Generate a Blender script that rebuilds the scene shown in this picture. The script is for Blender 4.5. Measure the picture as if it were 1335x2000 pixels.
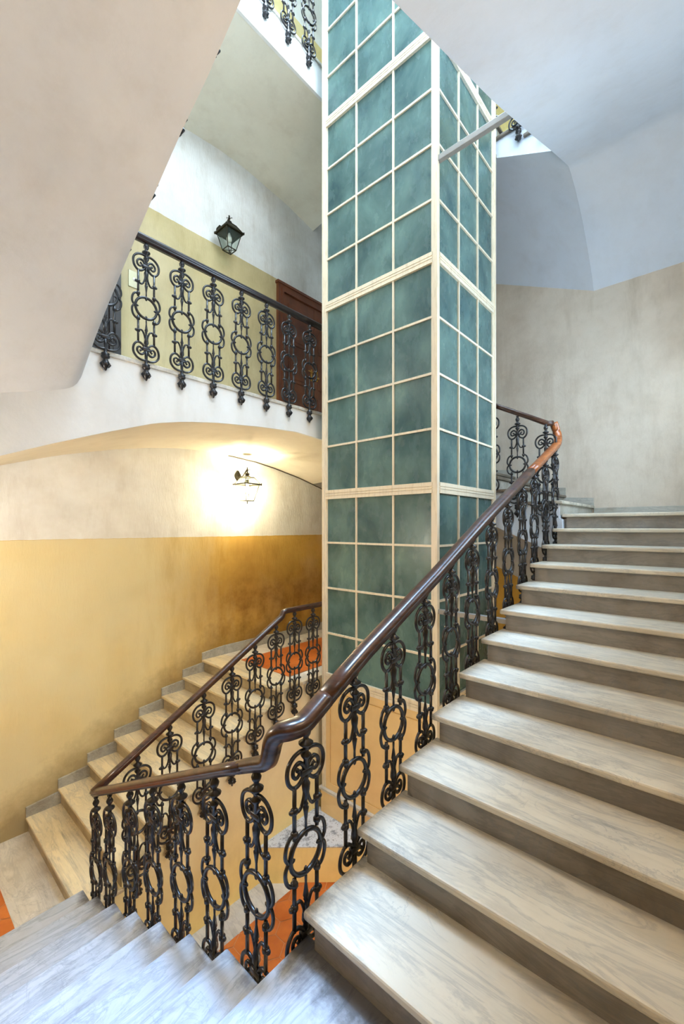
import bpy, bmesh, math, random
from mathutils import Vector, Matrix
random.seed(7)
for o in list(bpy.data.objects): bpy.data.objects.remove(o)
SC = bpy.context.scene
COL = SC.collection
R = math.radians
# ---------------------------------------------------------------- camera, world, lights, exposure
# Eye of the photographer is the world origin.  X runs up the right flight, Y runs towards the far wall.
cam = bpy.data.cameras.new('camera'); co = bpy.data.objects.new('camera', cam); COL.objects.link(co)
cam.sensor_fit = 'VERTICAL'; cam.sensor_height = 36.0
cam.lens = 36.0 * 830 / 2000
cam.shift_y = 30 / 2000
cam.clip_start = 0.02
yaw = math.atan2(739.5, 830)
co.location = (0, 0, 0); co.rotation_euler = (R(90), 0, yaw - R(90))
SC.camera = co
SC.view_settings.view_transform = 'Standard'; SC.view_settings.look = 'None'
SC.view_settings.gamma = 1; SC.view_settings.use_curve_mapping = False
SC.view_settings.exposure = 1.1
w = bpy.data.worlds.new('world'); SC.world = w; w.use_nodes = True
w.node_tree.nodes['Background'].inputs[0].default_value = (0.72, 0.84, 1, 1)
w.node_tree.nodes['Background'].inputs[1].default_value = 1.1

def area(name, loc, rot, sx, sy, power, color):
    l = bpy.data.lights.new(name, 'AREA'); l.shape = 'RECTANGLE'; l.size = sx; l.size_y = sy
    l.energy = power; l.color = color
    o = bpy.data.objects.new(name, l); o.location = loc; o.rotation_euler = rot; COL.objects.link(o); return o
def point(name, loc, power, color, r=0.05):
    l = bpy.data.lights.new(name, 'POINT'); l.energy = power; l.color = color; l.shadow_soft_size = r
    o = bpy.data.objects.new(name, l); o.location = loc; COL.objects.link(o); return o
COOL = (0.60, 0.80, 1.0); WARM = (1.0, 0.72, 0.40)
sun = bpy.data.lights.new('daylight_from_roof', 'SUN'); sun.energy = 4.4; sun.color = (0.36, 0.62, 1.0); sun.angle = R(11)
so = bpy.data.objects.new('daylight_from_roof', sun); COL.objects.link(so)
so.rotation_euler = Vector((.235, .105, 1)).to_track_quat('Z', 'Y').to_euler()
area('skylight_lamp', (2.2, 2.2, 8.4), (0, 0, 0), 2.2, 1.4, 240, COOL)
area('shaft_skylight_lamp', (3.95, 2.53, 8.4), (0, 0, 0), 1.0, 1.1, 900, (0.70, 0.9, 1.0))
area('high_window_lamp', (2.3, -0.28, 5.5), (R(68), 0, 0), 2.4, 1.6, 120, (0.74, 0.87, 1.0))
area('right_window_lamp', (4.1, -0.30, 1.55), (R(112), 0, 0), 1.9, 1.6, 38, (0.66, 0.84, 1.0))
area('right_window_low_lamp', (4.1, -0.30, 1.55), (R(62), 0, 0), 1.7, 1.4, 36, (0.52, 0.76, 1.0))
area('corner_fill_lamp', (-0.40, 0.1, 0.9), (R(120), 0, R(-90)), 0.7, 1.2, 13, (0.86, 0.92, 1.0))  # added fill behind the camera to brighten the soffits, no window there
area('upper_fill_lamp', (-0.40, 4.2, 3.0), (R(108), 0, R(-90)), 1.0, 1.6, 24, (1.0, 0.98, 0.90))  # added fill for the balcony wall and the vault above it
point('stair_lantern_lamp', (1.7, -0.18, 1.2), 17, WARM, 0.12)
point('lower_fill_lamp', (-0.25, 3.3, -0.25), 33, (1.0, 0.98, 0.93), 0.12)  # added fill for the far wall and lower landing, no lantern modelled
point('ground_fill_lamp', (2.1, 0.3, -2.5), 26, (1.0, 0.96, 0.84), 0.12)  # added fill under the flights to brighten the cream well wall

# ---------------------------------------------------------------- material helpers
def lin(c):
    return tuple(((v/255)/12.92 if v/255 <= .04045 else ((v/255+.055)/1.055)**2.4) for v in c) + (1,)
class NT:
    def __init__(s, name):
        s.m = bpy.data.materials.new(name); s.m.use_nodes = True
        s.t = s.m.node_tree; s.b = s.t.nodes['Principled BSDF']; s.out = s.t.nodes['Material Output']
        s.tc = s.n('ShaderNodeTexCoord'); s.P = s.tc.outputs['Object']
    def n(s, kind, **kw):
        x = s.t.nodes.new(kind)
        for k, v in kw.items(): setattr(x, k, v)
        return x
    def link(s, a, b): s.t.links.new(a, b)
    def val(s, sock, v):
        if isinstance(v, (int, float, tuple)): sock.default_value = v
        else: s.link(v, sock)
    def math(s, op, a, b=0.0, clamp=False):
        x = s.n('ShaderNodeMath', operation=op, use_clamp=clamp); s.val(x.inputs[0], a); s.val(x.inputs[1], b); return x.outputs[0]
    def scale(s, v, sc, off=None):
        x = s.n('ShaderNodeMapping'); s.link(v, x.inputs[0]); x.inputs['Scale'].default_value = sc
        if off is not None: s.link(off, x.inputs['Location'])
        return x.outputs[0]
    def noise(s, v, sc, detail=4, rough=.55, dist=0):
        x = s.n('ShaderNodeTexNoise'); s.link(v, x.inputs['Vector']); x.inputs['Scale'].default_value = sc
        x.inputs['Detail'].default_value = detail; x.inputs['Roughness'].default_value = rough
        x.inputs['Distortion'].default_value = dist; return x.outputs['Fac']
    def ramp(s, f, stops, interp='LINEAR'):
        x = s.n('ShaderNodeValToRGB'); s.val(x.inputs[0], f); e = x.color_ramp; e.interpolation = interp
        while len(e.elements) < len(stops): e.elements.new(0.5)
        for i, (p, c) in enumerate(stops):
            e.elements[i].position = p
            e.elements[i].color = (c, c, c, 1) if isinstance(c, (int, float)) else c
        return x.outputs[0]
    def mix(s, f, a, b, mode='MIX'):
        x = s.n('ShaderNodeMix', data_type='RGBA', blend_type=mode); s.val(x.inputs[0], f)
        s.val(x.inputs[6], a); s.val(x.inputs[7], b); return x.outputs[2]
    def xyz(s):
        x = s.n('ShaderNodeSeparateXYZ'); s.link(s.P, x.inputs[0]); return x.outputs
    def bump(s, h, strength, dist=.01):
        x = s.n('ShaderNodeBump'); s.link(h, x.inputs['Height']); x.inputs['Strength'].default_value = strength
        x.inputs['Distance'].default_value = dist; s.link(x.outputs[0], s.b.inputs['Normal'])
    def done(s, col, rough=.8, metal=0, spec=.5):
        s.val(s.b.inputs['Base Color'], col); s.val(s.b.inputs['Roughness'], rough)
        s.b.inputs['Metallic'].default_value = metal; s.b.inputs['Specular IOR Level'].default_value = spec
        return s.m

def mat_plaster(name, zones, slope=None, comb=True, dirt=.28, patch=False, soft=False):
    """zones: [(z start, rgb), ...] painted bands of the wall; slope lets the band follow a flight along Y"""
    t = NT(name); X, Y, Z = t.xyz()
    z = Z
    if slope: z = t.math('SUBTRACT', Z, t.math('MULTIPLY', t.math('MAXIMUM', t.math('SUBTRACT', Y, slope[0]), 0.0), slope[1]))
    n0 = t.noise(t.P, 9, 3)
    z = t.math('ADD', z, t.math('MULTIPLY', t.math('SUBTRACT', n0, .5), .015))
    f = t.math('DIVIDE', t.math('ADD', z, 4.0), 14.0)
    if len(zones) > 1: c = t.ramp(f, [(max(0, (a+4)/14), lin(rgb)) for a, rgb in zones], 'LINEAR' if soft else 'CONSTANT')
    else: c = lin(zones[0][1])
    n1 = t.noise(t.P, .9, 5, .6)
    n2 = t.noise(t.scale(t.P, (3, 3, .7)), 1.6, 6, .65)
    n3 = t.noise(t.P, 6, 8, .7)
    c = t.mix(t.ramp(n1, [(.45, 0.0), (.72, dirt*1.2)]), c, lin((150, 120, 78)), 'MULTIPLY')
    c = t.mix(t.ramp(n2, [(.5, 0.0), (.75, dirt)]), c, lin((170, 150, 118)), 'MULTIPLY')
    c = t.mix(t.ramp(n3, [(.3, dirt*.6), (.55, 0.0)]), c, lin((200, 190, 170)), 'MULTIPLY')
    c = t.mix(t.ramp(t.noise(t.P, .7, 3, .5, .4), [(.5, 0.0), (.8, .35*min(1, dirt/.2))]), c, lin((238, 230, 214)))
    if patch:      # the stair side is paler; soot band above the far landing
        px_ = t.math('ADD', X, t.math('MULTIPLY', t.math('SUBTRACT', n2, .5), 1.1))
        below = t.math('LESS_THAN', z, -.12)
        pale = t.math('MULTIPLY', below, t.math('MULTIPLY', t.ramp(t.math('DIVIDE', px_, 6.0), [(.34, .82), (.53, .0)]), t.ramp(n1, [(.3, .65), (.6, 1.0)])))
        c = t.mix(pale, c, lin((230, 219, 176)))
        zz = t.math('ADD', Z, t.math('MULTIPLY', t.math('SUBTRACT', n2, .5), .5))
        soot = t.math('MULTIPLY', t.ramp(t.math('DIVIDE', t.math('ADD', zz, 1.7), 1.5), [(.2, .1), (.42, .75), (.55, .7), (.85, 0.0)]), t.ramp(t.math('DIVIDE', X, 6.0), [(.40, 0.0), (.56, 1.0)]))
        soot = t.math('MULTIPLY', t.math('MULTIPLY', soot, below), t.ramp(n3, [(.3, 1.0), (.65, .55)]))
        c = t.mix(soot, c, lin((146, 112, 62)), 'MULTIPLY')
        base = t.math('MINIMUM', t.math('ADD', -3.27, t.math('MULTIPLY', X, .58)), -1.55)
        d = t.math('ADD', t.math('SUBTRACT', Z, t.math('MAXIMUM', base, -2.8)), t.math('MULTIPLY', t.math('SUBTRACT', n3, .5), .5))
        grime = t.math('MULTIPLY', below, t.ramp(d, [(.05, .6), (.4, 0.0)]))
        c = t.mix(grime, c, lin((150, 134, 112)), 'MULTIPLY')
    if comb: h = t.noise(t.scale(t.P, (34, 34, 7)), 2, 4, .6)
    else: h = t.noise(t.P, 14, 6, .6)
    t.bump(h, .35 if comb else .18, .012)
    return t.done(c, .85, spec=.25)

WHITE = (236, 235, 230); OCHRE = (214, 174, 88); SAND = (206, 190, 144); STONEY = (216, 204, 188); YELLOW = (226, 204, 136)
M = {}
M['wall_back'] = mat_plaster('plaster_back_wall', [(-4, OCHRE), (-.12, WHITE), (1.15, SAND), (3.6, WHITE), (5.1, YELLOW), (7.7, WHITE)], patch=True)
M['wall_end'] = mat_plaster('plaster_end_wall', [(-4, OCHRE), (-1.11, WHITE), (-.1, STONEY), (3.0, WHITE), (3.95, YELLOW), (7.0, WHITE)], (1.2, .45))
M['wall_plain'] = mat_plaster('plaster_side_walls', [(-4, OCHRE), (-.1, STONEY), (3.0, WHITE)])
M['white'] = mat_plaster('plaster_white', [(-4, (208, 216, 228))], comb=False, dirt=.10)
M['vault_upper'] = mat_plaster('plaster_upper_vault', [(-4, (228, 224, 206))], comb=False, dirt=.16)
M['fascia'] = mat_plaster('plaster_fascia', [(-4, (232, 232, 230))], comb=False, dirt=.14)
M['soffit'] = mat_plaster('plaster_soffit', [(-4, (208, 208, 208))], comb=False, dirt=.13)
M['vault'] = mat_plaster('plaster_vault', [(-4, (236, 226, 204))], comb=False, dirt=.12)
M['cream'] = mat_plaster('plaster_cream', [(-4, (244, 208, 120)), (-3.08, (238, 220, 160)), (-2.3, (238, 228, 196))], comb=False, dirt=.18, soft=True)

def mat_marble(name, veins_along_y, base=(214, 206, 188), vein=(122, 126, 130), dirt=.35, edge=None, streak=.6, crackle=.5):
    t = NT(name)
    oi = t.n('ShaderNodeObjectInfo'); sc = t.n('ShaderNodeVectorMath', operation='SCALE')
    cmb = t.n('ShaderNodeCombineXYZ')
    for i in range(3): t.link(oi.outputs['Random'], cmb.inputs[i])
    t.link(cmb.outputs[0], sc.inputs[0]); sc.inputs['Scale'].default_value = 37
    v = t.scale(t.P, (4.6, .75, 4.6) if veins_along_y else (.9, 4.2, 4.2), sc.outputs[0])
    v2 = t.scale(t.P, (1.4, 1, 1), sc.outputs[0])
    n1 = t.noise(v, 1.7, 9, .68, .9)
    n2 = t.noise(v2, 3.2, 8, .66, 1.4)
    band = t.ramp(n1, [(.44, 0.0), (.50, .6), (.53, .12), (.60, .3), (.64, 0.0)])
    crack = t.ramp(n2, [(.485, 0.0), (.5, .7), (.515, 0.0)])
    c = t.mix(t.math('MULTIPLY', band, .62), lin(base), lin(vein))
    c = t.mix(t.math('MULTIPLY', crack, t.ramp(t.noise(v2, .9, 2), [(.45, 0.0), (.6, crackle)])), c, lin((112, 116, 124)))
    v3 = t.scale(t.P, (16, 1.1, 16) if veins_along_y else (3.2, 13, 13), sc.outputs[0])
    fine = t.math('MULTIPLY', t.ramp(t.noise(v3, 1.3, 7, .7, .3), [(.53, 0.0), (.66, .8)]), t.ramp(t.noise(v2, 1.1, 3), [(.42, .12), (.62, .8)]))
    c = t.mix(t.math('MULTIPLY', fine, streak), c, lin((96, 94, 96)))
    n3 = t.noise(v2, 2.1, 5, .6)
    c = t.mix(t.ramp(n3, [(.45, 0.0), (.75, dirt)]), c, lin((170, 150, 118)), 'MULTIPLY')
    if edge:      # grime gathered where the iron feet stand, along one side of the flight
        X, Y, Z = t.xyz(); s = {'X': X, 'Y': Y}[edge[0]]
        d = t.math('SUBTRACT', s, edge[1]) if edge[2] > 0 else t.math('SUBTRACT', edge[1], s)
        m = t.ramp(t.math('ADD', d, t.math('MULTIPLY', t.math('SUBTRACT', t.noise(t.P, 7, 5, .7), .5), .34)), [(0.0, 0.0), (.12, .8)])
        c = t.mix(m, c, lin((92, 74, 58)), 'MULTIPLY')
    n4 = t.noise(t.P, 30, 4, .6)
    t.bump(n4, .05, .003)
    return t.done(c, t.ramp(n3, [(.3, .34), (.7, .52)]), spec=.4)
M['marble_y'] = mat_marble('marble_tread_right', True, edge=('Y', 1.175, 1))
M['marble_x'] = mat_marble('marble_tread_left', False, (182, 188, 198), (84, 96, 112), edge=('X', .985, 1), crackle=.45)
M['marble_c'] = mat_marble('marble_tread_far', True, (220, 204, 168))
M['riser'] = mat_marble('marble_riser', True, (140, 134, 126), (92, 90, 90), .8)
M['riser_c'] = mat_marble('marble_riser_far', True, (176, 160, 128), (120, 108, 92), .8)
M['skirt'] = mat_marble('marble_skirting', True, (186, 184, 174), (130, 128, 122), .7)
M['border'] = mat_marble('marble_border', True, (214, 208, 196), (150, 148, 146), .5)

def mat_tile():
    t = NT('terracotta_tiles'); n = t.noise(t.P, 2.2, 5, .6); n2 = t.noise(t.P, 14, 6, .7)
    c = t.mix(t.ramp(n, [(.35, 0.0), (.65, 1.0)]), lin((176, 86, 28)), lin((208, 118, 52)))
    c = t.mix(t.ramp(n2, [(.5, 0.0), (.7, .45)]), c, lin((176, 84, 52)))
    t.bump(n2, .1, .004); return t.done(c, .38)
M['tile'] = mat_tile()
def mat_grout():
    t = NT('tile_grout'); return t.done(t.mix(t.noise(t.P, 20), lin((196, 128, 84)), lin((220, 160, 110))), .8)
M['grout'] = mat_grout()
def mat_terrazzo():
    t = NT('speckled_stone'); n = t.noise(t.P, 11, 8, .75); n2 = t.noise(t.P, 60, 3, .6)
    c = t.mix(t.ramp(n, [(.52, 0.0), (.6, .8)]), lin((206, 208, 212)), lin((120, 122, 130)))
    c = t.mix(t.ramp(n2, [(.58, 0.0), (.64, .7)]), c, lin((110, 104, 100))); return t.done(c, .6)
M['terrazzo'] = mat_terrazzo()
def mat_wood(name, dark, light, rough, sc=(2, 2, 30)):
    t = NT(name); n = t.noise(t.scale(t.P, sc), 1.2, 7, .65, .5)
    c = t.mix(t.ramp(n, [(.35, 0.0), (.68, 1.0)]), lin(dark), lin(light)); t.bump(n, .12, .003)
    t.b.inputs['Coat Weight'].default_value = .35; t.b.inputs['Coat Roughness'].default_value = .2
    return t.done(c, rough)
M['rail'] = mat_wood('handrail_wood', (36, 20, 16), (84, 52, 38), .3, (9, 9, 40))
M['rail_dark'] = mat_wood('blackened_handrail_wood', (22, 13, 15), (44, 28, 28), .28, (9, 9, 40))
M['rail_lit'] = mat_wood('lit_handrail_wood', (120, 62, 26), (178, 104, 52), .28, (9, 9, 40))  # same rail wood with the light on its upper end put into the colour
M['door'] = mat_wood('door_wood', (78, 38, 18), (132, 70, 34), .4, (2, 2, 1.2))
M['door_dark'] = mat_wood('dark_door_wood', (24, 17, 17), (38, 28, 26), .45, (12, 12, 1.2))
def mat_iron():
    t = NT('painted_cast_iron'); n = t.noise(t.P, 24, 5, .7)
    c = t.mix(t.ramp(n, [(.45, 0.0), (.72, 1.0)]), lin((32, 31, 34)), lin((62, 60, 62)))
    t.bump(n, .12, .002); return t.done(c, .30, .45, .8)
M['iron'] = mat_iron()
def mat_lantern():
    t = NT('lantern_metal'); n = t.noise(t.P, 40, 4); return t.done(t.mix(n, lin((36, 34, 26)), lin((66, 58, 40))), .45, .6)
M['lantern'] = mat_lantern()
def mat_frame():
    t = NT('painted_steel_frame'); n = t.noise(t.scale(t.P, (20, 20, 3)), 2, 6, .7)
    c = t.mix(t.ramp(n, [(.5, 0.0), (.72, .55)]), lin((226, 214, 190)), lin((178, 158, 128)))
    t.bump(n, .06, .002); return t.done(c, .42)
M['frame'] = mat_frame()
def mat_panel():
    t = NT('painted_steel_panel'); n = t.noise(t.P, 4, 5); return t.done(t.mix(t.ramp(n, [(.4, 0.0), (.75, .5)]), lin((226, 196, 142)), lin((204, 170, 116))), .5)
M['panel'] = mat_panel()
def mat_beam():
    t = NT('grey_steel'); n = t.noise(t.P, 18, 4); return t.done(t.mix(n, lin((128, 126, 124)), lin((160, 156, 150))), .45, .2)
M['beam'] = mat_beam()
def mat_glass():
    t = NT('ribbed_green_glass'); X, Y, Z = t.xyz()
    s = t.math('ADD', X, Y)
    rib = t.math('SINE', t.math('MULTIPLY', s, 520.0))
    n = t.noise(t.scale(t.P, (1, 1, .8)), 2.6, 6, .62, .4); n2 = t.noise(t.scale(t.P, (2, 2, 1.0)), 4, 6, .62, .2)
    c = t.mix(t.ramp(n, [(.3, 0.0), (.7, 1.0)]), lin((64, 98, 102)), lin((124, 158, 152)))
    c = t.mix(t.ramp(n2, [(.55, 0.0), (.8, .4)]), c, lin((120, 156, 160)))
    t.bump(rib, .12, .002)
    t.done(c, t.ramp(n2, [(.3, .18), (.7, .34)]), spec=.7)
    tr = t.n('ShaderNodeBsdfTranslucent'); t.link(c, tr.inputs[0])
    mx = t.n('ShaderNodeMixShader'); mx.inputs[0].default_value = .35
    t.link(t.b.outputs[0], mx.inputs[1]); t.link(tr.outputs[0], mx.inputs[2]); t.link(mx.outputs[0], t.out.inputs[0])
    return t.m
M['glass'] = mat_glass()
def mat_clear():
    t = NT('lantern_glass'); t.done((.25, .32, .28, 1), .08)
    tr = t.n('ShaderNodeBsdfTransparent'); tr.inputs[0].default_value = (.9, .95, .92, 1)
    mx = t.n('ShaderNodeMixShader'); mx.inputs[0].default_value = .88
    t.link(t.b.outputs[0], mx.inputs[1]); t.link(tr.outputs[0], mx.inputs[2]); t.link(mx.outputs[0], t.out.inputs[0]); return t.m
M['clear'] = mat_clear()
def mat_emit(name, col, s):
    t = NT(name); t.b.inputs['Emission Color'].default_value = col; t.b.inputs['Emission Strength'].default_value = s
    return t.done((1, .9, .7, 1), .4)
M['bulb'] = mat_emit('glowing_bulb', (1, .8, .5, 1), 30)
def mat_flat(name, c, rough=.4, metal=0):
    t = NT(name); n = t.noise(t.P, 30, 3); return t.done(t.mix(t.math('MULTIPLY', n, .25), lin(c), lin(tuple(v*.7 for v in c))), rough, metal)
M['brass'] = mat_flat('brass', (206, 160, 84), .3, .9)
M['plate'] = mat_flat('bell_plate', (186, 180, 150), .35, .5)
M['button'] = mat_flat('bell_button', (236, 236, 230), .3)
M['cable'] = mat_flat('dark_cable', (70, 56, 40), .6)
M['bulb_off'] = mat_flat('unlit_bulb', (228, 226, 216), .25)

# ---------------------------------------------------------------- geometry helpers
def build(name, bm, mat, parent=None, smooth=False):
    bmesh.ops.recalc_face_normals(bm, faces=bm.faces)
    me = bpy.data.meshes.new(name); bm.to_mesh(me); bm.free(); me.materials.append(M[mat])
    if smooth:
        for p in me.polygons: p.use_smooth = True
    o = bpy.data.objects.new(name, me); COL.objects.link(o)
    if parent: o.parent = parent
    return o
def tag(o, label=None, cat=None, group=None, kind=None):
    for k, v in (('label', label), ('category', cat), ('group', group), ('kind', kind)):
        if v: o[k] = v
    return o
def empty(name, label, cat, group=None):
    return tag(bpy.data.objects.new(name, None), label, cat, group) if False else _empty(name, label, cat, group)
def _empty(name, label, cat, group):
    o = bpy.data.objects.new(name, None); COL.objects.link(o); o.empty_display_size = .1
    return tag(o, label, cat, group)
def box(bm, a, b, bev=0.0):
    r = bmesh.ops.create_cube(bm, size=1.0)
    vs = r['verts']
    for v in vs: v.co = Vector([(a[i]+b[i])/2 + v.co[i]*(b[i]-a[i]) for i in range(3)])
    if bev:
        es = list({e for v in vs for e in v.link_edges})
        bmesh.ops.bevel(bm, geom=es, offset=bev, segments=2, affect='EDGES', profile=.5)
    return bm
def boxes(*lst, bev=0.0):
    bm = bmesh.new()
    for a, b in lst: box(bm, a, b, bev)
    return bm
def prism(bm, pts, axis, a, b):
    """polygon pts (2D) extruded along axis between a and b"""
    def P(p, t):
        if axis == 'Y': return (p[0], t, p[1])
        if axis == 'X': return (t, p[0], p[1])
        return (p[0], p[1], t)
    A = [bm.verts.new(P(p, a)) for p in pts]; B = [bm.verts.new(P(p, b)) for p in pts]
    bm.faces.new(A); bm.faces.new(B[::-1])
    for i in range(len(pts)):
        j = (i+1) % len(pts); bm.faces.new((A[i], A[j], B[j], B[i]))
    return bm
def tube(bm, pts, r, n=8, closed=False, caps=True):
    pts = [Vector(p) for p in pts]; N = len(pts); rs = r if isinstance(r, (list, tuple)) else [r]*N
    rings = []; prev = None
    for i, p in enumerate(pts):
        if closed: t = pts[(i+1) % N]-pts[i-1]
        else: t = pts[min(i+1, N-1)]-pts[max(i-1, 0)]
        t.normalize()
        if prev is None:
            u = Vector((0, 1, 0)) if abs(t.y) < .9 else Vector((1, 0, 0))
            u = (u - t*u.dot(t)).normalized()
        else: u = (prev - t*prev.dot(t)).normalized()
        prev = u; v = t.cross(u)
        rings.append([bm.verts.new(p + (u*math.cos(2*math.pi*k/n) + v*math.sin(2*math.pi*k/n))*rs[i]) for k in range(n)])
    for i in range(N if closed else N-1):
        a, b = rings[i], rings[(i+1) % N]
        for k in range(n): bm.faces.new((a[k], a[(k+1) % n], b[(k+1) % n], b[k]))
    if not closed and caps: bm.faces.new(rings[0][::-1]); bm.faces.new(rings[-1])
    return bm
def lathe(bm, prof, c=(0, 0, 0), n=12):
    rings = [[bm.verts.new((c[0]+r*math.cos(2*math.pi*k/n), c[1]+r*math.sin(2*math.pi*k/n), c[2]+z)) for k in range(n)] for r, z in prof]
    for a, b in zip(rings, rings[1:]):
        for k in range(n): bm.faces.new((a[k], a[(k+1) % n], b[(k+1) % n], b[k]))
    bm.faces.new(rings[0][::-1]); bm.faces.new(rings[-1]); return bm
def spline(pts, k=5):
    """Catmull-Rom through pts"""
    P = [Vector(p) for p in pts]; P = [P[0]*2-P[1]] + P + [P[-1]*2-P[-2]]; out = []
    for i in range(1, len(P)-2):
        for j in range(k):
            t = j/k; a, b, c, d = P[i-1], P[i], P[i+1], P[i+2]
            out.append(.5*((2*b)+(c-a)*t+(2*a-5*b+4*c-d)*t*t+(3*b-a-3*c+d)*t**3))
    out.append(P[-2]); return out
def interp(tab, x):
    if x <= tab[0][0]:
        (a, b), (c, d) = tab[0], tab[1]
    elif x >= tab[-1][0]:
        (a, b), (c, d) = tab[-2], tab[-1]
    else:
        for (a, b), (c, d) in zip(tab, tab[1:]):
            if a <= x <= c: break
    return b + (d-b)*(x-a)/(c-a)
def sheet(name, xs, ys, zf, th, mat, label=None, parent=None):
    """a curved slab: underside z=zf(x,y), thickness th upwards (number or function)"""
    bm = bmesh.new(); T = th if callable(th) else (lambda x, y: th)
    lo = [[bm.verts.new((x, y, zf(x, y))) for y in ys] for x in xs]
    hi = [[bm.verts.new((x, y, max(zf(x, y)+.02, zf(x, y)+T(x, y)))) for y in ys] for x in xs]
    nx, ny = len(xs), len(ys)
    for i in range(nx-1):
        for j in range(ny-1):
            bm.faces.new((lo[i][j], lo[i][j+1], lo[i+1][j+1], lo[i+1][j])); bm.faces.new((hi[i][j], hi[i+1][j], hi[i+1][j+1], hi[i][j+1]))
    for i in range(nx-1):
        for j in (0, ny-1): bm.faces.new((lo[i][j], lo[i+1][j], hi[i+1][j], hi[i][j]))
    for j in range(ny-1):
        for i in (0, nx-1): bm.faces.new((lo[i][j], lo[i][j+1], hi[i][j+1], hi[i][j]))
    o = build(name, bm, mat, parent)
    bm = bmesh.new(); bm.from_mesh(o.data)
    for f in bm.faces: f.smooth = abs(f.normal.z) > .25
    for e in bm.edges:
        if len(e.link_faces) == 2 and e.calc_face_angle(0) > R(35): e.smooth = False
    bm.to_mesh(o.data); bm.free(); return o
def struct(o, label=None): return tag(o, label, kind='structure')
def rng(a, b, n): return [a+(b-a)*i/n for i in range(n+1)]

# ---------------------------------------------------------------- main measures
RISE = .148; RUN = .3267; RUN_C = .2553
XL, XR, YB, YR = -.45, 6.15, 4.80, -.35           # outer walls
WX0, WX1, WY0, WY1 = 1.05, 4.70, 1.20, 3.32       # the open well
Z0 = -1.638                                       # corner landing level = far landing level
ZG = -3.43; ZTOP = 8.6
# ---------------------------------------------------------------- walls, ground, roof
struct(build('wall_back', boxes(((XL-.2, YB, ZG-.1), (XR+.2, YB+.25, ZTOP))), 'wall_back'))
struct(build('wall_end', boxes(((XR, YR, ZG-.1), (XR+.25, YB, ZTOP))), 'wall_end'))
struct(build('wall_right', boxes(((XL-.2, YR-.25, ZG-.1), (XR+.25, YR, ZTOP))), 'wall_plain'))
struct(build('wall_left', boxes(((XL-.25, YR, ZG-.1), (XL, YB, ZTOP))), 'wall_plain'))
struct(build('floor', boxes(((XL, YR, ZG-.1), (XR, YB, ZG))), 'border'))
struct(build('ceiling', boxes(((XL-.2, YR-.2, ZTOP), (WX0, YB+.2, ZTOP+.2)),
                              ((WX0, YR-.2, ZTOP), (XR+.2, WY0-.2, ZTOP+.2)), ((WX0, WY1+.5, ZTOP), (XR+.2, YB+.2, ZTOP+.2))), 'white'))

def hex_floor(name, x0, x1, y0, y1, z, label=None, r=.115):
    g = build('floor', boxes(((x0, y0, z-.01), (x1, y1, z+.004))), 'grout'); struct(g)
    bm = bmesh.new(); h = r*math.sqrt(3); j = 0; y = y0-r
    while y < y1+r:
        x = x0 - h + (h/2 if j % 2 else 0)
        while x < x1+h:
            vs = [bm.verts.new((x+(r-.004)*math.sin(R(60*k)), y+(r-.004)*math.cos(R(60*k)), z+.008)) for k in range(6)]
            bm.faces.new(vs[::-1]); x += h
        y += 1.5*r; j += 1
    for co_, no in (((x0, 0, 0), (-1, 0, 0)), ((x1, 0, 0), (1, 0, 0)), ((0, y0, 0), (0, -1, 0)), ((0, y1, 0), (0, 1, 0))):
        bmesh.ops.bisect_plane(bm, geom=bm.verts[:]+bm.edges[:]+bm.faces[:], plane_co=co_, plane_no=no, clear_outer=True)
    o = build('tile_inlay', bm, 'tile', g)
    return g
hex_floor('floor', 1.3, 3.3, 1.3, 3.03, ZG)
# raised stone ledge in the corner beside the lift
bm = prism(bmesh.new(), [(2.523, WY1), (3.33, WY1), (3.33, 2.43)], 'Z', ZG, -3.085); ld = build('floor', bm, 'cream')
struct(ld, 'low yellow plinth in the corner of the well')
bm = prism(bmesh.new(), [(2.515, WY1), (3.33, WY1), (3.33, 2.42)], 'Z', -3.085, -3.075); build('stone_top', bm, 'terrazzo', ld)

# ---------------------------------------------------------------- marble flights
def steps_thing(label): return empty('stair_flight', label, 'stairs')
TH = .034
# right flight, climbing +X
fr = steps_thing('broad marble flight climbing to the right with worn veined treads and grey risers')
for n in range(12):
    x = 1.16+RUN*n; z = -1.49+RISE*n
    x1 = x+RUN+.03 if n < 11 else XR
    build('tread', boxes(((x-.028, YR, z-TH), (x1, WY0+.012, z)), bev=.009), 'marble_y', fr)
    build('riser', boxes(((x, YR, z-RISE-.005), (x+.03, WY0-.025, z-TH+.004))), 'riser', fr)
build('landing_slab', boxes(((1.16+RUN*11+.03, YR, -.02), (XR, WY0, .126-TH))), 'riser', fr)
# sloping stringer + soffit under right flight
bm = bmesh.new()
pts = [(1.19, Z0-.12)]
for n in range(12):
    x = 1.165+RUN*n; z = -1.49+RISE*n-TH-.001; pts += [(x, z-RISE+TH if n else Z0-.02), (x, z)]
pts += [(WX1+.09, .126-TH-.001), (WX1+.09, -.30)]
pts = [(1.165, Z0-.30)] + pts[1:]
prism(bm, pts, 'Y', WY0-.10, WY0-.026); build('stringer', bm, 'cream', fr)
bm = bmesh.new(); prism(bm, [(1.165, Z0-.34), (WX1+.05, -.32), (WX1+.05, -.24), (1.165, Z0-.26)], 'Y', YR, WY0-.026); build('soffit', bm, 'soffit', fr)

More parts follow.
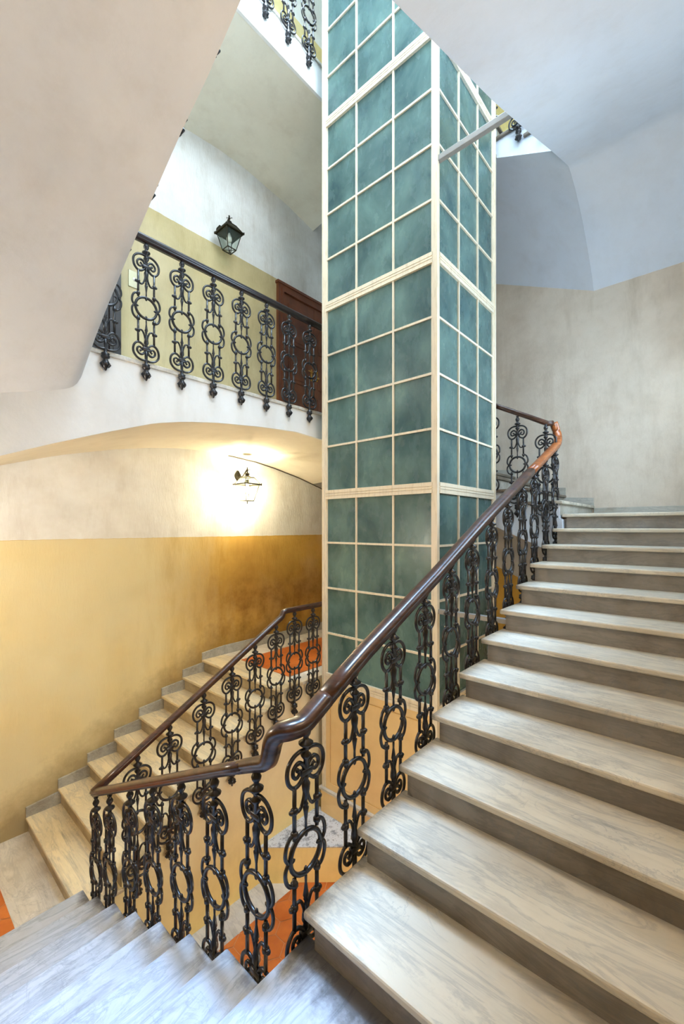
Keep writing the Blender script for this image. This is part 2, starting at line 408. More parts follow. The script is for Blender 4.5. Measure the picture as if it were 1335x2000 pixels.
# left flight, going down +Y from the corner landing
fl = steps_thing('short marble flight in the foreground going down to the left, pale blue-white treads')
build('landing_slab', boxes(((XL, YR, Z0-TH), (1.19, 1.215+.028, Z0)), bev=.009), 'marble_x', fl)
build('riser', boxes(((XL, 1.185, Z0-RISE), (1.02, 1.215, Z0-TH+.003))), 'riser', fl)
for k in range(1, 8):
    y1 = 1.215+.325*k; z = Z0-RISE*k; xe = 1.018+.008*k
    build('tread', boxes(((XL, y1-.325-.03, z-TH), (xe, y1+.028, z)), bev=.009), 'marble_x', fl)
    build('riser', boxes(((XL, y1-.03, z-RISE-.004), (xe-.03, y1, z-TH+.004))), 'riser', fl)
pts = [(1.19, Z0-TH)]
for k in range(1, 8):
    y1 = 1.21+.325*k; z = Z0-RISE*k-TH; pts += [(y1-.325, z)] + [(y1, z)]
pts += [(3.485, ZG), (2.9, ZG), (1.16, -2.1)]
prismbm = prism(bmesh.new(), pts, 'X', .93, 1.0); build('stringer', prismbm, 'cream', fl)
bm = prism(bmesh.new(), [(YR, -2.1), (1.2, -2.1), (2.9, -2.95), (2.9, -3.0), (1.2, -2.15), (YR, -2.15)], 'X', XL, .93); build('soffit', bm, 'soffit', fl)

# far flight, climbing +X along the back wall
fc = steps_thing('marble flight against the ochre back wall, yellowish treads climbing past the lit lantern')
for k in range(1, 9):
    x = 1.01+RUN_C*(k-1); z = -2.822+RISE*k; x1 = x+RUN_C+.02 if k < 8 else 3.09
    zz = z-(.003 if k == 1 else 0); build('tread', boxes(((x-.022, WY1-.016, zz-.03), (x1, YB, zz)), bev=.008), 'marble_c', fc)
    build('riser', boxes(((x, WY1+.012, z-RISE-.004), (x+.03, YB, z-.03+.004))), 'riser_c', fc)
    bm = bmesh.new(); e = RUN_C if k < 8 else .30
    prism(bm, [(x-.02, z-.02), (x+e-.0, z), (x+e, z+.115), (x-.02, z+.085)], 'Y', YB-.022, YB); build('skirting', bm, 'skirt', fc)
pts = [(1.0, -2.822)]
for k in range(1, 9):
    x = 1.015+RUN_C*(k-1); z = -2.822+RISE*k-.031; pts += [(x, z-RISE+.03 if k > 1 else -2.82), (x, z)]
pts += [(WX1, Z0-.031), (WX1, ZG), (1.0, ZG)]
pts = pts[1:]
bm = prism(bmesh.new(), pts, 'Y', WY1, WY1+.10); struct(build('wall_well_far', bm, 'cream'))
# lower-left landing and far landing floors
struct(build('floor', boxes(((XL, 3.46, -2.92), (1.03, YB, -2.822))), 'border'))
hex_floor('floor', XL, .70, 3.68, YB-.12, -2.822)
struct(build('floor', boxes(((2.80, WY1-.014, Z0-.032), (XR, YB, Z0-.002))), 'border'))
hex_floor('floor', 3.09, XR-.3, 3.53, 4.42, Z0-.002)
struct(build('baseboard_back', boxes(((3.10, YB-.022, Z0), (XR, YB, Z0+.115)), bev=.004), 'skirt'))
# back flight, climbing +Y behind the lift
def back_flight(dz, label, mt):
    fb = steps_thing(label)
    for m in range(8):
        y = 1.22+RUN*m; z = .274+RISE*m+dz; y1 = y+RUN+.03
        build('tread', boxes(((WX1-.03, y-.028, z-TH), (XR, y1, z)), bev=.008), 'marble_y', fb)
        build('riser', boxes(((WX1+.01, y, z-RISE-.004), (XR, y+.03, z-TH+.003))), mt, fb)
        if dz == 0:
            bm = prism(bmesh.new(), [(y-.02, z-.02), (y+RUN, z), (y+RUN, z+.12), (y-.02, z+.10)], 'X', XR-.022, XR); build('skirting', bm, 'skirt', fb)
    pts = []
    for m in range(8):
        y = 1.225+RUN*m; z = .274+RISE*m-TH-.001+dz; pts += [(y, z-RISE+TH if m else z-RISE), (y, z)]
    pts += [(3.9, .274+RISE*7-TH+dz), (3.9, -.30+.45*2.7+(4.13 if dz else 0)), (1.2, -.30+(4.13 if dz else 0)), (1.2, .08+dz)]
    build('stringer', prism(bmesh.new(), pts, 'X', WX1, WX1+.1), 'white', fb)
    return fb
back_flight(0, 'marble flight climbing away behind the glazed lift shaft at landing height', 'skirt')
back_flight(3.93, 'upper flight glimpsed high behind the lift shaft under the right soffit', 'skirt')
struct(build('baseboard_end', boxes(((XR-.022, YR, .126), (XR, WY0, .126+.12)), bev=.004), 'skirt'))

# ---------------------------------------------------------------- soffits, vaults, fascias
Ledge = [(1.0, 2.50), (1.504, 2.215), (1.765, 2.076), (2.003, 1.976), (2.313, 1.815), (2.544, 1.69), (2.728, 1.585), (3.02, 1.413), (3.256, 1.262), (3.465, 1.12)]
def zL(x, y):
    f = min(1, max(0, (y-2.2)/1.23)); f = f*f*(3-2*f); d = max(0, 1.05-x)
    return interp(Ledge, y) - f*(.17*(1-math.exp(-d/.035)) + .30*d) - (1-f)*.10*d
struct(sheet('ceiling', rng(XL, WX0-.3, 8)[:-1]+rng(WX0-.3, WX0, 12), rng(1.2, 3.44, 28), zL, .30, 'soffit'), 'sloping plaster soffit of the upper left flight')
Redge = [(1.16, 2.36), (1.714, 2.579), (2.082, 2.707), (2.455, 2.837), (2.973, 3.018), (3.799, 3.35), (4.479, 3.634), (4.946, 3.815)]
def zvault(x): t = max(0, (x-4.72)/1.43); return 3.0+.84*(1-min(1, t)**2)
def zR(x, y):
    if x < 1.16: return 2.33 + (y < 0)*0
    return min(interp(Redge, x), zvault(x) if x > 4.6 else 99)
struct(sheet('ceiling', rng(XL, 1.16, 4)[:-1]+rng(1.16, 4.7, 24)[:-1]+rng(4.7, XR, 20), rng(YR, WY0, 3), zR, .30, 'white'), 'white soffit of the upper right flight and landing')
def zBp(x, y): return zvault(x)+.45*(y-1.2)
struct(sheet('ceiling', rng(WX1+.012, XR, 20), rng(WY0+.001, YB, 10), zBp, .12, 'white'), 'grey white vault behind the lift shaft')
def zB(x, y): return zvault(x)+.45*(y-1.2)-4.13
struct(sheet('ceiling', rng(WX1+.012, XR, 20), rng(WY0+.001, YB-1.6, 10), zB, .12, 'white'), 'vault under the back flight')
# balcony slab: front fascia, vault below
frontC = [(-.45, -.15), (.575, .46), (.85, .576), (1.175, .704), (1.56, .846), (1.82, .905), (2.14, .954), (2.6, 1.0), (3.08, 1.03), (3.48, 1.006), (4.0, .93), (4.7, .80), (6.15, .4)]
backC = [(-.45, 0.0), (.80, .552), (1.25, .70), (1.74, .822), (2.1, .89), (2.43, .934), (2.82, .955), (3.21, .943), (3.6, .91), (3.93, .857), (4.4, .76), (4.87, .634), (6.15, .10)]
FY = 3.43
def zC(x, y): s = (y-FY)/(YB-FY); return interp(frontC, x)*(1-s)+interp(backC, x)*s
xsC = rng(XL, WX1, 44)
struct(sheet('ceiling', xsC, rng(FY, YB, 6), zC, lambda x, y: 1.28-zC(x, y), 'vault'), 'arched vault under the balcony, lit by the lantern')
bm = bmesh.new(); pts = [(x, interp(frontC, x)-.004) for x in rng(XL, WX1, 60)] + [(WX1, 1.27), (XL, 1.27)]
prism(bm, pts, 'Y', FY-.03, FY); struct(build('trim_1', bm, 'fascia'), 'curved white plaster fascia of the balcony')
struct(build('floor', boxes(((XL, FY-.045, 1.27), (XR, YB, 1.305)), bev=.006), 'border'), 'thin stone edge and floor of the balcony')
# upper balcony
backD = [(-.45, 3.5), (1.0, 4.2), (1.8, 4.6), (2.55, 4.79), (3.0, 4.845), (3.43, 4.85), (4.16, 4.78), (4.69, 4.68), (4.87, 4.57), (6.15, 4.1)]
def zD(x, y): s = (y-FY)/(YB-FY); return 4.90*(1-s)+interp(backD, x)*s - .0*s
struct(sheet('ceiling', rng(XL, WX1, 40), rng(FY, YB, 8), zD, lambda x, y: 5.24-zD(x, y), 'vault_upper'), 'vault under the upper balcony')
struct(build('trim_2', boxes(((XL, FY-.03, 4.895), (WX1, FY, 5.24))), 'fascia'), 'white fascia of the upper balcony')
struct(build('floor', boxes(((XL, FY-.045, 5.24), (XR, YB, 5.275)), bev=.006), 'border'), 'stone edge of the upper balcony')

# ---------------------------------------------------------------- cast-iron baluster (plane XZ, z=0 at the bottom of the lower scroll)
ZC = .405
def scroll_bm():
    bm = bmesh.new()
    for s in (-1, 1):
        A = [(0, .812), (.030, .818), (.066, .808), (.092, .782), (.100, .748), (.092, .712), (.070, .688), (.045, .686), (.022, .702), (.004, .728)]
        tube(bm, spline([(s*x, 0, z) for x, z in A], 4), .0088, 6)
        B = [(.004, .728), (.012, .752), (.030, .772), (.052, .772), (.068, .755), (.068, .733), (.054, .720), (.039, .725), (.036, .742), (.047, .749)]
        tube(bm, spline([(s*x, 0, z) for x, z in B], 4), [.0092]*12+[.0082]*12+[.0072]*12+[.011], 6)
    for v in bm.verts: v.co.z -= ZC
    box(bm, (-.030, -.011, .728-ZC-.013), (.030, .011, .728-ZC+.013), .004)
    return bm
def flip(bm):
    for v in bm.verts: v.co.z = -v.co.z
    return bm
def shift(bm):
    for v in bm.verts: v.co.z += ZC
    return bm
def make_baluster():
    """meshes of one baluster, returned as (name, object); every later baluster is a copy"""
    bm = bmesh.new()
    for s in (-1, 1):
        for q in (1, -1):
            bar = [(s*.062, 0, q*.285), (s*.062, 0, q*.075)]
            tube(bm, bar, .0086, 8)
            lobe = spline([(s*.060, 0, q*.090), (s*.078, 0, q*.096), (s*.096, 0, q*.082), (s*.107, 0, q*.054), (s*.107, 0, q*.024), (s*.093, 0, 0)], 4)
            tube(bm, lobe, .0082, 6)
            lathe(bm, [(.006, -.015), (.0155, -.007), (.0155, .007), (.006, .015)], (s*.062, 0, q*.19), 8)
            lathe(bm, [(.006, -.015), (.0155, -.007), (.0155, .007), (.006, .015)], (s*.062, 0, q*.098), 8)
            lathe(bm, [(.003, -.011), (.011, -.004), (.011, .004), (.003, .011)], (s*.077, 0, q*.19), 8)
            br = spline([(s*.006, 0, q*.262), (s*.012, 0, q*.222), (s*.028, 0, q*.186), (s*.046, 0, q*.180), (s*.060, 0, q*.190)], 4)
            tube(bm, br, .0072, 6)
    bars = build('baluster', shift(bm), 'iron', None, True)
    bm = bmesh.new(); n = 28
    tube(bm, [(.083*math.cos(2*math.pi*i/n), 0, .083*math.sin(2*math.pi*i/n)) for i in range(n)], .0102, 8, closed=True)
    for a in (0, 90, 180, 270):
        c, s = math.cos(R(a)), math.sin(R(a)); tube(bm, [(.080*c, 0, .080*s), (.066*c, 0, .066*s), (.058*c, 0, .058*s)], [.011, .008, .002], 6)
    ring = build('ring', shift(bm), 'iron', bars, True)
    up = build('scroll', shift(scroll_bm()), 'iron', bars, True)
    dn = build('scroll', shift(flip(scroll_bm())), 'iron', bars, True)
    for q in (1, -1):
        sp = bmesh.new()
        pr = [(.004, .088), (.006, .10), (.005, .125), (.010, .16), (.013, .178), (.007, .186), (.011, .192), (.006, .20), (.009, .215), (.016, .25), (.018, .275), (.010, .292), (.014, .300), (.007, .325)]
        lathe(sp, [(r, q*z) for r, z in (pr if q > 0 else pr)], n=10)
        build('spindle', shift(sp), 'iron', bars, True)
    hd = bmesh.new()
    lathe(hd, [(.009, .728), (.012, .75), (.010, .775), (.020, .788), (.022, .797), (.012, .806), (.013, .825), (.030, .838), (.031, .845), (.013, .856), (.011, .866), (.019, .878), (.022, .890), (.017, .902), (.010, .912), (.016, .926)], n=12)
    head = build('head_knob', hd, 'iron', bars, True)
    fn = bmesh.new()
    lathe(fn, [(.010, .075), (.012, .03), (.011, 0), (.014, -.012), (.011, -.028), (.016, -.034), (.030, -.040), (.026, -.052), (.032, -.062), (.026, -.072), (.016, -.080), (.020, -.092), (.029, -.108), (.030, -.122), (.020, -.138), (.010, -.150), (.009, -.158), (.003, -.165)], n=12)
    for a in range(6):
        c, s = math.cos(R(60*a)), math.sin(R(60*a)); tube(fn, [(.026*c, .026*s, -.105), (.034*c, .034*s, -.118), (.022*c, .022*s, -.140)], [.004, .007, .003], 5)
    box(fn, (-.011, .0, -.046), (.011, .055, -.024), .003)
    fin = build('drop_finial', fn, 'iron', bars, True)
    return bars
PROTO = [None]
def place_baluster(parent, x, y, z, rot):
    if PROTO[0] is None:
        b = make_baluster(); PROTO[0] = b
    else:
        b = PROTO[0].copy(); COL.objects.link(b)
        for c in PROTO[0].children:
            if c is b: continue
            d = c.copy(); COL.objects.link(d); d.parent = b
    b.parent = parent; b.location = (x, y, z); b.rotation_euler = (0, 0, rot); return b
def rail(parent, pts, name='handrail', mat='rail', w=.064, h=.052, end=1.0):
    """moulded wooden handrail swept along pts (centre line)"""
    prof = [(-.30, -.5), (.30, -.5), (.34, -.30), (.46, -.22), (.40, -.08), (.5, .02), (.5, .22), (.40, .40), (.22, .5), (-.22, .5), (-.40, .40), (-.5, .22), (-.5, .02), (-.40, -.08), (-.46, -.22), (-.34, -.30)]
    P = [Vector(p) for p in pts]; bm = bmesh.new(); rings = []; side = None
    for i, p in enumerate(P):
        t = (P[min(i+1, len(P)-1)]-P[max(i-1, 0)]).normalized()
        hz = Vector((t.x, t.y, 0))
        if hz.length > .25: side = Vector((t.y, -t.x, 0)).normalized()
        elif side is None: side = Vector((1, 0, 0))
        s = (side - t*side.dot(t)).normalized(); u = s.cross(t)
        if u.z < -1e-3: u = -u
        k = 1.0 if end == 1.0 else 1+(end-1)*min(1, max(0, (i/(len(P)-1)-.45)/.5))
        rings.append([bm.verts.new(p + s*(a*w*k) + u*(b*h*k)) for a, b in prof])
    n = len(prof)
    for a, b in zip(rings, rings[1:]):
        for k in range(n): bm.faces.new((a[k], a[(k+1) % n], b[(k+1) % n], b[k]))
    bm.faces.new(rings[0][::-1]); bm.faces.new(rings[-1])
    o = build(name, bm, mat, parent)
    me = o.data
    for p in me.polygons: p.use_smooth = len(p.vertices) == 4
    return o
GAP = .026; HB = .915
def balustrade(label): return empty('balustrade', label, 'railing')
# right flight
br = balustrade('iron balustrade with dark handrail along the open side of the broad right flight')
RZ = [(1.1, -.815), (1.18, -.784), (1.519, -.605), (2.23, -.282), (2.915, .050), (3.8, .445), (4.7, .845)]
rz = lambda x: interp(RZ, x)
for i, x in enumerate([1.184, 1.489, 1.799, 2.112, 2.424, 2.723, 3.050, 3.371, 3.695, 3.999, 4.328, 4.648]):
    place_baluster(br, x, 1.25, rz(x)-GAP-HB+.012, math.pi)
rail(br, [(x, 1.25, rz(x)) for x in rng(1.30, 3.9, 20)], w=.080, h=.068)
rail(br, [(x, 1.25, rz(x)) for x in rng(3.9, 4.70, 6)]+spline([(4.74, 1.25, .88), (4.785, 1.262, .93), (4.79, 1.28, 1.01), (4.77, 1.30, 1.09)], 4), 'volute', 'rail_lit', .076, .066)['label'] = 'upper end of the handrail in a lit orange-brown tone'
# left flight
bl = balustrade('iron balustrade with dark handrail down the short foreground flight, joined by a curved wreath')
lz = lambda y: -1.188-.478*(y-1.872)
for y in [1.431, 1.746, 2.055, 2.378, 2.687, 3.010, 3.260]:
    place_baluster(bl, 1.075, y, lz(y)-GAP-HB-(.02 if y > 3 else 0), -math.pi/2)
wr = spline([(1.30, 1.25, rz(1.30)), (1.22, 1.25, rz(1.22)), (1.165, 1.254, -.790), (1.115, 1.268, -.796), (1.088, 1.300, -.808), (1.081, 1.330, -.850), (1.08, 1.345, -.905), (1.08, 1.368, -.948), (1.08, 1.44, -.982), (1.08, 1.55, lz(1.55))], 5)
rail(bl, wr, 'wreath', 'rail', .082, .070, .75)
rail(bl, [(1.08, y, lz(y)) for y in rng(1.52, 3.30, 14)], w=.064, h=.05)
# far flight
bc = balustrade('thin iron balustrade with brown handrail climbing the far flight to the lift landing')
cz = lambda x: -1.845+.563*(x-1.08)
for x in [1.365, 1.615, 1.915, 2.193, 2.446, 2.700]: place_baluster(bc, x, 3.275, cz(x)-GAP-HB, 0)
for x in [2.942, 3.207]: place_baluster(bc, x, 3.275, -.868-GAP-HB+.03, 0)
rail(bc, [(x, 3.275, cz(x)) for x in rng(1.06, 2.76, 10)]+[(2.775, 3.275, -.885), (2.79, 3.275, -.85), (2.83, 3.275, -.842)]+[(x, 3.275, -.842) for x in rng(2.9, 3.44, 4)], w=.056, h=.05)
# back flight
bb = balustrade('dark iron balustrade of the flight rising behind the lift shaft')
for y in [1.345, 1.63, 1.93, 2.25, 2.57]: place_baluster(bb, 4.66, y, 1.055+.47*(y-1.30)-GAP-HB, math.pi/2)
rail(bb, [(4.74, 1.30, 1.08)]+[(4.66+.08*max(0, 1-(y-1.30)/.1), y, 1.055+.52*(y-1.30)) for y in rng(1.34, 2.9, 10)], w=.056, h=.05)
# balcony
bd = balustrade('level iron balustrade with black handrail on the balcony beside the upper lantern')
for i in range(9): place_baluster(bd, .88+.2965*i, 3.375, 2.232-HB, 0)
rail(bd, [(x, 3.375, 2.262) for x in rng(.6, 3.50, 8)], 'handrail', 'rail_dark', .062, .06)
bd2 = balustrade('iron balustrade of the uppermost balcony cut by the top edge of the photo')
for i in range(6): place_baluster(bd2, 1.755+.2975*i, 3.375, 5.215, 0)
rail(bd2, [(x, 3.375, 5.215+HB+.03) for x in rng(1.5, 3.5, 6)], 'handrail', 'rail_dark', .062, .06)
bu = balustrade('balustrade of the upper left flight, only finial tips showing past the soffit edge')
for i in range(6):
    y = 1.457+.333*i; place_baluster(bu, 1.075, y-.02, 2.515-.495*i*.333, -math.pi/2)
rail(bu, [(1.10, y, 2.49+HB+.03-.495*(y-1.457)) for y in rng(1.3, 3.3, 8)], w=.062, h=.05)
bv = balustrade('balustrade of the highest back flight, one scroll foot visible beside the lift')
for y in [1.36, 1.62, 1.93, 2.25]: place_baluster(bv, 4.66, y, 4.30+.45*(y-1.62), math.pi/2)
rail(bv, [(4.66, y, 4.30+.45*(y-1.62)+HB+.03) for y in rng(1.25, 2.6, 5)], w=.056, h=.05)

# ---------------------------------------------------------------- glazed lift shaft
EX0, EX1, EY0, EY1 = 3.31, 4.585, 1.844, 3.225
lift = empty('elevator_shaft', 'tall lift shaft of cream steel frames glazed with ribbed green glass', 'elevator shaft')
BANDS = [-1.614, .35, 2.372, 4.36, 6.37, 8.35]
ROWS = {0: [-1.137, -.651, -.164], 1: [.869, 1.355, 1.852], 2: [2.886, 3.373, 3.86], 3: [4.855, 5.362, 5.87], 4: [6.86, 7.36, 7.86]}
ZB = -2.806
for (x, y) in ((EX0, EY0), (EX0, EY1), (EX1, EY0), (EX1, EY1)):
    sx = 1 if x == EX0 else -1; sy = 1 if y == EY0 else -1
    p = boxes(((min(x, x+sx*.045), min(y, y+sy*.045), ZB), (max(x, x+sx*.045), max(y, y+sy*.045), ZTOP)))
    box(p, (min(x-sx*.008, x+sx*.022), min(y-sy*.008, y+sy*.022), ZB), (max(x-sx*.008, x+sx*.022), max(y-sy*.008, y+sy*.022), ZTOP))
    build('corner_post', p, 'frame', lift)
def face(axis, c, a, b, inward):
    """axis 'X': face at x=c spanning y a..b ; axis 'Y': face at y=c spanning x a..b"""
    def bx(bm, u0, u1, d0, d1, z0, z1):
        lo, hi = sorted((c+inward*d0, c+inward*d1))
        if axis == 'X': box(bm, (lo, u0, z0), (hi, u1, z1))
        else: box(bm, (u0, lo, z0), (u1, hi, z1))
    mull = [a+(b-a)/3+.004, a+2*(b-a)/3-.004]
    for i, z in enumerate(BANDS):
        bm = bmesh.new(); bx(bm, a+.045, b-.045, 0, .03, z-.048, z+.048); bx(bm, a+.045, b-.045, -.006, .0, z-.048, z-.018); bx(bm, a+.045, b-.045, -.006, .0, z+.014, z+.048); bx(bm, a+.045, b-.045, -.006, 0, z-.010, z+.006)
        build('transom', bm, 'frame', lift)
    for i in range(5):
        z0, z1 = BANDS[i]+.048, BANDS[i+1]-.048
        bm = bmesh.new()
        for m in mull: bx(bm, m-.009, m+.009, .002, .028, z0, z1)
        for z in ROWS[i]: bx(bm, a+.045, b-.045, .004, .026, z-.010, z+.010)
        for m in (a+.045, b-.045-.014): bx(bm, m, m+.014, .006, .028, z0, z1)
        build('glazing_bars', bm, 'frame', lift)
        bm = bmesh.new(); bx(bm, a+.045, b-.045, .018, .023, z0, z1)
        build('glass_panel', bm, 'glass', lift)
    bm = bmesh.new(); bx(bm, a+.045, b-.045, .012, .028, ZB, BANDS[0]-.048); w3 = (b-a-.09)
    bx(bm, a+.045, b-.045, 0, .012, ZB, ZB+.07); bx(bm, a+.045, b-.045, 0, .012, BANDS[0]-.12, BANDS[0]-.048)
    bx(bm, a+.045, a+.10, 0, .012, ZB+.07, BANDS[0]-.12); bx(bm, b-.10, b-.045, 0, .012, ZB+.07, BANDS[0]-.12)
    bx(bm, a+.115, b-.115, .004, .012, ZB+.085, BANDS[0]-.135)
    build('metal_panel', bm, 'panel', lift)
face('X', EX0, EY0, EY1, 1); face('Y', EY0, EX0, EX1, 1); face('X', EX1, EY0, EY1, -1); face('Y', EY1, EX0, EX1, -1)
build('plinth', boxes(((EX0-.015, EY0-.015, ZG), (EX1+.015, EY1+.015, ZB-.03))), 'panel', lift)
build('plinth_cap', boxes(((EX0-.035, EY0-.035, ZB-.03), (EX1+.035, EY1+.035, ZB)), bev=.006), 'border', lift)
# tie beams from the shaft to the flights
def beam(a, b, label): return tag(build('tie_beam', boxes((a, b), bev=.004), 'beam'), label, 'beam', None)
beam((3.318, 1.20, 3.195), (3.362, 1.845, 3.245), 'grey steel beam tying the lift shaft to the upper right soffit')
beam((3.318, 1.175, -.755), (3.362, 1.845, -.715), 'thin steel beam tying the lift shaft to the flight, seen behind the balusters')
beam((4.585, 1.87, 4.13), (4.71, 1.91, 4.17), 'short steel stub high on the far edge of the lift shaft')
beam((4.585, 1.87, .47), (4.71, 1.91, .51), 'short pale stub at landing height on the far edge of the lift shaft')

# ---------------------------------------------------------------- lanterns
def lantern(x, z, label, lit, yaw_=0.0):
    t = empty('wall_lantern', label, 'lantern'); t.location = (x, YB, z); t.rotation_euler = (0, 0, yaw_)
    bm = bmesh.new()      # rosette back plate, local -Y points into the room
    for (r0, d0) in ((.048, .012), (.036, .022), (.022, .034)):
        n = 14; ring = []
        for k in range(n):
            rr = r0*(1.0+.12*math.cos(4*2*math.pi*k/n)); ring.append((rr*math.cos(2*math.pi*k/n), rr*1.45*math.sin(2*math.pi*k/n)))
        prism(bm, ring, 'Y', -d0, 0)
    build('back_plate', bm, 'lantern', t)
    bm = bmesh.new()
    tube(bm, spline([(0, -.02, 0), (0, -.07, -.02), (0, -.13, .0), (0, -.18, .045), (0, -.205, .06), (0, -.215, .045)], 5), .010, 8)
    tube(bm, spline([(0, -.03, -.03), (0, -.06, -.06), (0, -.09, -.045), (0, -.085, -.02), (0, -.07, -.03)], 5), .006, 6)
    build('bracket_arm', bm, 'lantern', t, True)
    cx, cy = 0, -.215
    bm = bmesh.new()
    lathe(bm, [(.004, .100), (.010, .088), (.005, .078), (.016, .068), (.016, .060), (.007, .052), (.010, .03), (.030, .018), (.034, .006), (.020, .0), (.045, -.02)], (cx, cy, 0), 12)
    for a in range(4):
        c, s = math.cos(R(45+90*a)), math.sin(R(45+90*a))
        tube(bm, [(cx+.02*c, cy+.02*s, .066), (cx+.034*c, cy+.034*s, .074), (cx+.030*c, cy+.030*s, .060)], .004, 6)
    build('crown', bm, 'lantern', t)
    # square body: eaves half width .115 at z=-.13, bottom half width .055 at z=-.34
    H = [(.062, -.035), (.118, -.118), (.128, -.126), (.108, -.130), (.060, -.335)]
    C4 = lambda i: [(cx+sx*H[i][0], cy+sy*H[i][0], H[i][1]) for sx, sy in ((-1, -1), (1, -1), (1, 1), (-1, 1))]
    fr_ = bmesh.new()
    for i, j in ((0, 1), (3, 4)):
        for a, b in zip(C4(i), C4(j)): tube(fr_, [a, b], .0055, 5)
    for i, r in ((0, .007), (1, .006), (2, .009), (3, .006), (4, .007)):
        q = C4(i)
        for k in range(4): tube(fr_, [q[k], q[(k+1) % 4]], r, 5)
    for k in range(4):
        q = C4(2)[k]; lathe(fr_, [(.002, .022), (.009, .010), (.009, -.004), (.003, -.016)], q, 6)
    tube(fr_, [(cx-.06, cy-.06, -.335), (cx+.06, cy+.06, -.335)], .004, 5); tube(fr_, [(cx-.06, cy+.06, -.335), (cx+.06, cy-.06, -.335)], .004, 5)
    lathe(fr_, [(.006, -.33), (.011, -.342), (.006, -.352), (.009, -.362), (.002, -.378)], (cx, cy, 0), 8)
    build('frame', fr_, 'lantern', t)
    g = bmesh.new()
    rf = bmesh.new(); A = [rf.verts.new(p) for p in C4(0)]; B = [rf.verts.new(p) for p in C4(1)]; rf.faces.new(A)
    for k in range(4): rf.faces.new((A[k], A[(k+1) % 4], B[(k+1) % 4], B[k]))
    build('roof', rf, 'clear' if lit else 'lantern', t)
    for i, j in ((3, 4),):
        A = [g.verts.new(p) for p in C4(i)]; B = [g.verts.new(p) for p in C4(j)]
        for k in range(4): g.faces.new((A[k], A[(k+1) % 4], B[(k+1) % 4], B[k]))
    build('glass', g, 'clear', t)
    bm = bmesh.new(); lathe(bm, [(.012, -.06), (.016, -.07), (.016, -.12), (.014, -.125)], (cx, cy, 0), 10); build('lamp_holder', bm, 'lantern', t)
    bm = bmesh.new(); lathe(bm, [(.012, -.125), (.018, -.145), (.032, -.18), (.034, -.205), (.026, -.23), (.008, -.243)], (cx, cy, 0), 14)
    build('bulb', bm, 'bulb' if lit else 'bulb_off', t, True)
    if lit:
        L = point('lantern_light', (x, YB-.215, z-.2), 100, (1.0, .86, .62), .045)
        L.parent = None
    return t
lantern(3.03, 3.80, 'unlit black iron lantern on the upper wall above the balcony rail', False)
lantern(3.30, .68, 'lit lantern glowing on the wall under the balcony vault', True)
bm = tube(bmesh.new(), [(x, YB-.012, interp(backC, x)-.012) for x in rng(3.15, 4.95, 24)], .006, 6)
tag(build('cable', bm, 'cable'), 'thin dark cable running along the edge of the lit vault', 'cable')

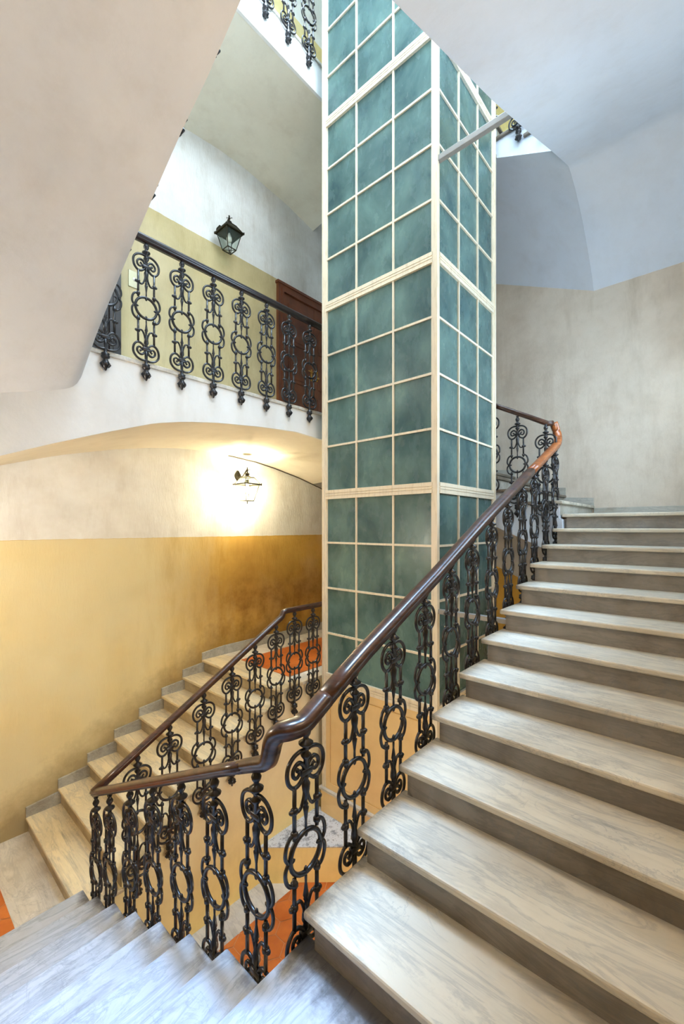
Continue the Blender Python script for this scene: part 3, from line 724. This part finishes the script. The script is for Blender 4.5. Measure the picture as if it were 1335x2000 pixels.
# ---------------------------------------------------------------- doors on the balcony
def panel_door(name, x0, x1, z0, z1, mat, label, handles=True):
    d = build(name, boxes(((x0-.11, YB-.05, z0), (x0, YB, z1+.11)), ((x1, YB-.05, z0), (x1+.11, YB, z1+.11)), ((x0, YB-.05, z1), (x1, YB, z1+.11)),
                           ((x0-.13, YB-.065, z1+.09), (x1+.13, YB, z1+.125)), ((x0-.05, YB-.062, z0), (x0-.03, YB-.05, z1+.05)), ((x1+.03, YB-.062, z0), (x1+.05, YB-.05, z1+.05))), mat)
    tag(d, label, kind='structure')
    mid = (x0+x1)/2
    for a, b in ((x0+.004, mid-.003), (mid+.003, x1-.004)):
        bm = boxes(((a, YB-.022, z0), (b, YB-.004, z1-.004)))
        for p, q in ((z0+.14, z0+.72), (z0+.86, z0+1.28), (z0+1.42, z1-.12)):
            box(bm, (a+.09, YB-.034, p), (b-.09, YB-.022, q), .006); box(bm, (a+.13, YB-.042, p+.05), (b-.13, YB-.034, q-.05), .004)
        leaf = build('door_leaf', bm, mat, d)
        if handles and a < mid-.1:
            h = boxes(((b-.075, YB-.03, z0+.98), (b-.045, YB-.022, z0+1.16))); tube(h, [(b-.06, YB-.03, z0+1.10), (b-.06, YB-.075, z0+1.10), (b-.17, YB-.078, z0+1.10)], .008, 6)
            build('door_handle', h, 'brass', leaf)
        elif handles:
            h = bmesh.new(); lathe(h, [(.004, 0), (.02, .006), (.02, .03), (.004, .04)], (a+.06, YB-.05, z0+1.02), 10)
            box(h, (a+.045, YB-.03, z0+1.0), (a+.075, YB-.022, z0+1.16)); build('door_handle', h, 'brass', leaf)
    if handles:
        k = bmesh.new(); bmesh.ops.create_uvsphere(k, u_segments=10, v_segments=8, radius=.014, matrix=Matrix.Translation((mid+.42, YB-.05, z0+1.48))); build('peephole', k, 'button', d)
    return d
panel_door('door_1', 4.07, 5.33, 1.305, 3.44, 'door', 'brown panelled double door on the balcony')
panel_door('door_2', .60, 1.70, 1.305, 3.35, 'door_dark', 'very dark doorway half hidden by the left soffit', False)
struct(build('baseboard_upper', boxes(((2.0, YB-.03, 5.275), (5.3, YB, 5.62)), bev=.004), 'door'), 'brown wooden door foot and skirting of the top balcony')
db = tag(build('doorbell', boxes(((1.90, YB-.014, 2.62), (2.02, YB, 2.80)), bev=.003), 'plate'), 'small metal doorbell plate on the wall left of the first whole balcony baluster', 'doorbell')
bm = bmesh.new()
for z in (2.71,): bmesh.ops.create_uvsphere(bm, u_segments=10, v_segments=8, radius=.02, matrix=Matrix.Translation((1.96, YB-.014, z)))
build('button', bm, 'button', db)
# window frames on the unseen walls; the left one is added for a fill lamp
def window(name, axis, c, u0, u1, z0, z1, s):
    bm = bmesh.new(); f = .05
    def bx(a, b, p, q):
        lo, hi = sorted((c, c+s*.03))
        if axis == 'Y': box(bm, (a, lo, p), (b, hi, q))
        else: box(bm, (lo, a, p), (hi, b, q))
    bx(u0, u0+f, z0, z1); bx(u1-f, u1, z0, z1); bx(u0, u1, z0, z0+f); bx(u0, u1, z1-f, z1); bx((u0+u1)/2-f/2, (u0+u1)/2+f/2, z0, z1)
    struct(build(name, bm, 'frame'))
window('window_1', 'Y', YR, 3.3, 5.0, .9, 2.4, 1)
window('window_3', 'Y', YR, 1.1, 3.5, 4.7, 6.3, 1)
window('added_window', 'X', XL, 3.65, 4.75, 2.1, 3.9, 1)  # unseen frame made up to go with the upper fill lamp
